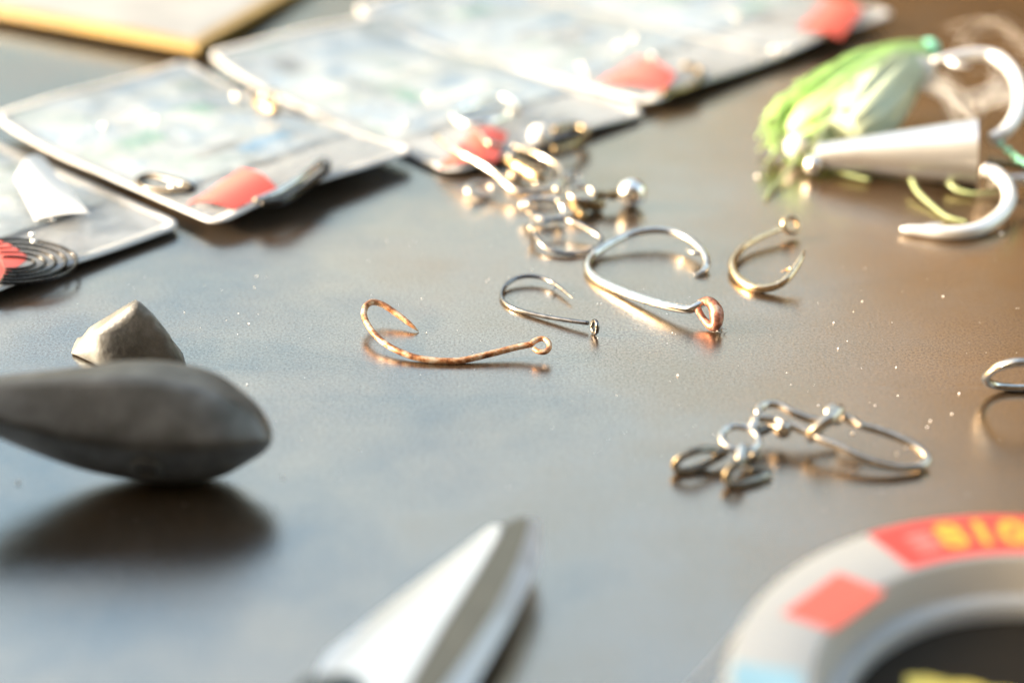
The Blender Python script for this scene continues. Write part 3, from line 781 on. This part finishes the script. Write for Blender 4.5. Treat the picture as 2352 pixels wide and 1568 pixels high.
gC_F, gC_R = G(1040, 412), G(1492, 272)
pC = packet('hook packet under the swivel pile with a red label at its corner', gC_F, gC_R, 92, .02, .4, 2.6, 1.2, 4, 23)
tag(pC, [(1005, 385), (1085, 300), (1166, 306), (1140, 372)], 1.0)
part('white_bead', M().ball(onpk(pC, 1240, 312, 1.2), 2.3, 18, 12), WHITEP, pC[0])
part('hook_bend', M().tube([(*onpk(pC, x, y, .5), .8) for x, y in [(1270, 345), (1320, 330), (1350, 305), (1320, 290), (1270, 300)]], 10), BRASS, pC[0])
part('wire_coil', M().tube([(*onpk(pC, x, y, .8), .8) for x, y in [(1040, 262), (1090, 240), (1150, 222), (1190, 255), (1130, 278), (1070, 285)]], 10, closed=True), SILVER, pC[0])
glints(pC, [(1042, 258), (1172, 258), (1150, 222), (930, 285), (985, 225)], .6, SILVER)

gD_F, gD_R = G(1490, 262), G(1800, 150)
pD = packet('hook packet between two others with a red label, fourth from the left', gD_F, gD_F + (gD_R - gD_F).normalized() * 53, 96, -.02, 1.3, 2.6, 1.0, 4, 37)
tag(pD, [(1373, 190), (1462, 133), (1552, 172), (1522, 208)], 1.3)
part('hook_bend', M().tube([(*onpk(pD, x, y, .5), .8) for x, y in [(1520, 215), (1590, 195), (1610, 165), (1570, 150)]], 10), BRASS, pD[0])
glints(pD, [(1337, 152), (1347, 172), (1424, 105), (1456, 88), (1500, 130)], .75, SILVER)

gE_F = G(1790, 156); gE_R = gE_F + (G(2052, 58) - gE_F).normalized() * 51
pE = packet('farthest hook packet with a red label close to its right corner', gE_F, gE_R, 96, -.02, 2.2, 2.4, .8, 4, 51)
tag(pE, [(1838, 62), (1895, -4), (1982, 20), (1930, 90)], .8)
glints(pE, [(1780, 115), (1690, 40)], .7, SILVER)

# small brass swivel poking out between two packets
t = thing('barrel_swivel', 'small brass swivel poking out between two hook packets at the back', 'swivel', G(610, 245))
part('barrel', M().lathe(G(585, 232, 4), G(640, 258, 4), [(0, .4), (.1, 1.2), (.35, 1.5), (.6, 1.3), (.9, 1.1), (1, .4)], 16), BRASS, t)
part('end_loop', M().ring(G(560, 220, 4.2), (.3, -.5, .8), 1.8, .5), STEEL, t)
part('end_loop', M().ring(G(622, 225, 6.0), (.6, -.7, .3), 1.8, .5), CREAM, t)

# yellow bordered packet at the back
yF = G(452, 108, 4.0); yL = yF + (G(-20, 22, 4.0) - yF).normalized() * 110; yR = yF + (G(622, 2, 4.0) - yF).normalized() * 120
eY, sY = yL - yF, yR - yF
t = thing('bait_packet', 'yellow edged packet with a white front at the far left corner', 'packet', (yF.x - 30, yF.y + 40, 0))
def ysurf(u, v, dz):
    p = yF + eY * u + sY * v; p.z = 1.5 + 2.8 * (1 - v) + dz
    return p
def ybody(u, v):
    p = ysurf(u, v, 0); p.z += 1.0 * (1 - abs(2 * u - 1) ** 6) * (1 - abs(2 * v - 1) ** 6)
    return p
m = M().grid(ybody, 20, 20); n = len(m.v)
m.v += [Vector((p.x, p.y, max(.2, p.z - 1.9))) for p in m.v]; m.f += [tuple(i + n for i in reversed(f)) for f in m.f]
ringi = list(range(0, 21)) + [21 * k + 20 for k in range(1, 21)] + [21 * 20 + k for k in range(19, -1, -1)] + [21 * k for k in range(19, 0, -1)]
for i in range(len(ringi)):
    a, b = ringi[i], ringi[(i + 1) % len(ringi)]; m.f.append((b, a, a + n, b + n))
o = part('pouch', m, YELLOWP, t); edgesplit(o, 50)
def yface(u, v):
    p = ybody(lerp(.03, .66, u), lerp(.03, .94, v)); p.z += .12; return p
part('white_panel', M().grid(yface, 14, 14), plain('cream_white_print', (.235, .235, .235), .4, .25, 40), t)
part('yellow_emblem', M().grid(lambda u, v: ybody(lerp(.2, .45, u), lerp(.28, .6, v)) + Vector((0, 0, .22)), 8, 8), plain('pale_yellow_panel', (.26, .255, .20), .4, .08, 60), t)

# ------------------------------------------------------------------ treble hook lure
A3 = (1646.4, 0.0, .42)
def P3(cx, cy, h, r=0.0): return hpt(cx, cy, h, r, *A3)
t = thing('fishing_lure', 'fishing lure with white metal tube, green skirt and two large pale hooks', 'lure', G(2080, 400))
sR = PX(420)
Rr = 6.6
cR = Vector(P3(1425, 835, Rr)[:3]); cL = Vector(P3(545, 850, 3.6)[:3])
m = M().lathe(cL, cR, [(0, 1.2), (.01, 2.3), (.04, 2.5), (.3, 3.6), (.62, 5.0), (.9, 6.15), (.985, 6.5), (1, 6.55), (1.0, 6.0), (.97, 5.8)], 40)
o = part('tube_body', m, LUREW, t); edgesplit(o, 55)
part('tube_bore', M().lathe(cL.lerp(cR, .955), cL.lerp(cR, .985), [(0, 5.75), (1, 5.75)], 32), BRASS, t, False)
part('tube_foot', M().ball(P3(528, 902, 2.3)[:3], 1.9, 18, 12), SILVER, t)
part('collar', M().ball(P3(440, 800, 3.0)[:3], 2.5, 18, 12), BEADG, t)
up = [(1505, 765, 8, 1.0), (1580, 715, 9.5, 1.0), (1638, 630, 11.5, 1.02), (1660, 530, 13.5, 1.02), (1640, 430, 15, 1.02), (1575, 345, 16, 1.0), (1490, 302, 16.5, .98), (1380, 300, 16.6, .95), (1280, 315, 16.4, .85), (1215, 327, 16.2, .6), (1172, 330, 16, .3)]
k1 = part('hook', M().tube([P3(*p[:3], p[3] * 1.2) for p in up], 14), PALEHOOK, t, label='upper hook arching above the tube')
part('barb', M().tube([P3(1270, 335, 16, .7), P3(1320, 358, 15.8, .5), P3(1385, 368, 15.6, .1)], 8), PALEHOOK, k1)
lo = [(1455, 925, 5.4, .95), (1530, 950, 5.0, .98), (1590, 1020, 4.0, 1.0), (1600, 1095, 3.0, 1.02), (1555, 1175, 2.0, 1.02), (1460, 1240, 1.4, 1.02), (1360, 1268, 1.15, 1.0), (1240, 1272, 1.1, .95), (1120, 1262, 1.0, .8), (1050, 1256, .95, .62), (1005, 1252, .9, .3)]
k2 = part('hook', M().tube([P3(*p[:3], p[3] * 1.15) for p in lo], 14), PALEHOOK, t, label='lower hook lying on the table')
part('barb', M().tube([P3(1120, 1250, 1.2, .6), P3(1190, 1232, 1.6, .4), P3(1240, 1222, 1.9, .1)], 8), PALEHOOK, k2)
part('shank', M().tube([P3(1480, 880, 6.2, .8), P3(1560, 895, 6.0, .8), P3(1700, 915, 5.6, .8), P3(1900, 945, 5, .8)], 12), BRASS, t)
part('shank', M().tube([P3(1490, 1000, 2.2, .8), P3(1600, 985, 2.4, .9), P3(1800, 975, 2.6, .9)], 12), PALEHOOK, t)
for (x, y, h_, r_) in ((1555, 790, 8.4, 1.1), (1592, 822, 8.0, 1.3), (1625, 850, 7.8, 1.1), (1655, 872, 7.6, 1.1), (1690, 890, 7.4, 1.1)):
    part('small_bead', M().ball(P3(x, y, h_)[:3], r_ * .55, 14, 10), TEAL, t)
part('head_bead', M().ball(P3(1162, 272, 11)[:3], 2.3, 18, 12), TEAL, t)
part('eye_bead', M().ball(P3(1110, 385, 9)[:3], 3.3, 20, 14), BEADG, t)
def skirt(sec, seed, pleat):
    rn = random.Random(seed); rr = []
    S_ = spline([(*P3(x, y, h)[:3], r) for x, y, h, r in sec], 5)
    for i, (x, y, z, r) in enumerate(S_):
        a = Vector(S_[max(0, i - 1)][:3]); b = Vector(S_[min(len(S_) - 1, i + 1)][:3]); tt = (b - a).normalized()
        u = tt.cross(Vector((0, 0, 1))).normalized(); w = u.cross(tt)
        row = []
        for k in range(48):
            an = 2 * math.pi * k / 48
            q_ = r * (1 + pleat * math.sin(an * 9 + seed) + pleat * .7 * math.sin(an * 17 + i * .1))
            pz = Vector((x, y, z)) + u * math.cos(an) * q_ + w * math.sin(an) * q_ * .85
            pz.z = max(pz.z, .25); row.append(pz)
        rr.append(row)
    return M().loft(rr)
part('skirt', skirt([(1150, 275, 11, 1.5), (1080, 305, 10.5, 3.0), (960, 370, 9.5, 4.8), (820, 470, 8.5, 5.8), (660, 580, 7.5, 6.2), (520, 670, 6, 5.4), (440, 725, 4.5, 3.6), (415, 750, 3.6, 1.8)], 1, .08), GREEN, t)
part('skirt_lining', skirt([(1100, 330, 10.0, 2.0), (1010, 400, 9.5, 4.4), (900, 520, 9.0, 6.2), (790, 640, 8.0, 6.0), (700, 720, 6.5, 4.0)], 2, .06), PALEGREEN, t, label='white inner fibres of the skirt')
for pts in ([(440, 830, 3.0), (415, 900, 2.2), (360, 970, 1.2), (300, 1030, .8), (268, 1085, .5)], [(395, 760, 4), (330, 750, 3), (270, 780, 2), (228, 822, 1.2)], [(400, 790, 3), (350, 820, 2), (300, 860, 1.2), (272, 900, .8)],
            [(1065, 985, 2.2), (1100, 1050, 1.4), (1180, 1125, .8), (1260, 1185, .6), (1370, 1215, .5)], [(1270, 1000, 1.6), (1320, 1040, 1.0), (1420, 1060, .8), (1540, 1050, .8)], [(470, 840, 2.6), (560, 900, 1.6), (700, 950, 1.0), (840, 985, .8)]):
    part('skirt_strand', M().tube([P3(*p, .46 - .05 * i) for i, p in enumerate(pts)], 8), TENDRIL, t)
def strands(sec, n, r0, seed, spread):
    rn = random.Random(seed); m = M()
    S_ = [(*P3(x, y, h)[:3], r) for x, y, h, r in sec]
    for k in range(n):
        an = rn.uniform(0, 6.283); rr_ = rn.uniform(.75, 1.12); pts = []
        last = len(S_) - rn.choice((0, 0, 1))
        for i, (x, y, z, r) in enumerate(S_[:last]):
            j = spread * i / len(S_)
            a = an + rn.uniform(-.25, .25)
            pts.append((x + math.cos(a) * r * rr_ + rn.uniform(-j, j), y + math.sin(a) * r * rr_ * .6 + rn.uniform(-j, j), max(.25, z + math.sin(a) * r * rr_ * .8), r0 * rn.uniform(.6, 1.2)))
        m.tube(pts, 5, 4)
    return m
part('skirt_fringe', strands([(1150, 275, 11, 1.2), (1080, 305, 10.5, 3.0), (960, 370, 9.5, 4.9), (820, 470, 8.5, 6.8), (660, 580, 7.5, 7.8), (520, 670, 6, 7.4), (430, 735, 4.6, 6.4)], 150, .24, 4, 1.5), GREEN, t, True, 'stuff')
part('white_fringe', strands([(1100, 330, 10.0, 2.0), (1010, 400, 9.5, 4.6), (900, 520, 9.0, 6.6), (780, 660, 8.0, 6.6), (660, 760, 6.0, 5.5)], 46, .22, 8, 1.0), PALEGREEN, t, True, 'stuff')
m = M()
rn = random.Random(5)
for k in range(96):
    if k < 44:
        a0 = (rn.uniform(980, 1100), rn.uniform(380, 470), rn.uniform(5, 10)); a2 = (rn.uniform(1280, 1420), rn.uniform(560, 700), rn.uniform(3, 9)); a1 = ((a0[0] + a2[0]) / 2 + rn.uniform(20, 90), (a0[1] + a2[1]) / 2 - rn.uniform(20, 70), rn.uniform(6, 12))
    elif k < 86:
        a0 = (rn.uniform(1500, 1750), rn.uniform(380, 560), rn.uniform(4, 12)); a1 = (rn.uniform(1380, 1620), rn.uniform(480, 600), rn.uniform(4, 12)); a2 = (rn.uniform(1220, 1480), rn.uniform(500, 650), rn.uniform(2, 10))
    else:
        a0 = (rn.uniform(1200, 1450), rn.uniform(120, 420), rn.uniform(6, 14)); a1 = (rn.uniform(1400, 1600), rn.uniform(90, 380), rn.uniform(8, 16)); a2 = (rn.uniform(1580, 1860), rn.uniform(160, 560), rn.uniform(4, 14))
    m.tube([P3(*p, .045 if k < 86 else .03) for p in (a0, a1, a2)], 4, 5)
part('hair', m, HAIR, t, True, 'stuff')

# ------------------------------------------------------------------ dust on the table
m = M(); rn = random.Random(12)
def speck(p, r):
    b = len(m.v)
    for d in ((1, 0, 0), (-1, 0, 0), (0, 1, 0), (0, -1, 0), (0, 0, 1), (0, 0, -.8)):
        m.v.append(Vector(p) + Vector(d) * r * rn.uniform(.7, 1.2))
    for f in ((0, 2, 4), (2, 1, 4), (1, 3, 4), (3, 0, 4), (2, 0, 5), (1, 2, 5), (3, 1, 5), (0, 3, 5)):
        m.f.append(tuple(b + i for i in f))
for (x, y, r) in [(980, 764, .16), (572, 743, .14), (520, 735, .1), (548, 720, .07), (1557, 862, .2), (568, 882, .14), (1980, 692, .14), (1960, 716, .07), (1915, 741, .18), (1925, 800, .18), (1946, 783, .1), (2203, 903, .2), (2137, 966, .18), (2186, 950, .14), (2130, 980, .14), (2062, 908, .13),
                  (42, 1107, .3), (1740, 405, .5), (2300, 537, .4), (2166, 680, .15), (2058, 843, .12), (650, 1095, .2), (1880, 930, .1), (2010, 930, .12), (1958, 995, .25), (2080, 1028, .22), (2060, 1041, .22), (585, 660, .1), (590, 634, .13), (1118, 645, .1)]:
    speck(G(x, y, r * .7), r)
for k in range(300):
    x, y = rn.uniform(150, 2340), rn.uniform(440, 1560)
    speck(G(x, y, .03), rn.choice((.03, .035, .04, .05, .05, .07)))
part('dust', m, DUST, None, False, 'stuff', 'pale specks of dust scattered over the table', 'dust')
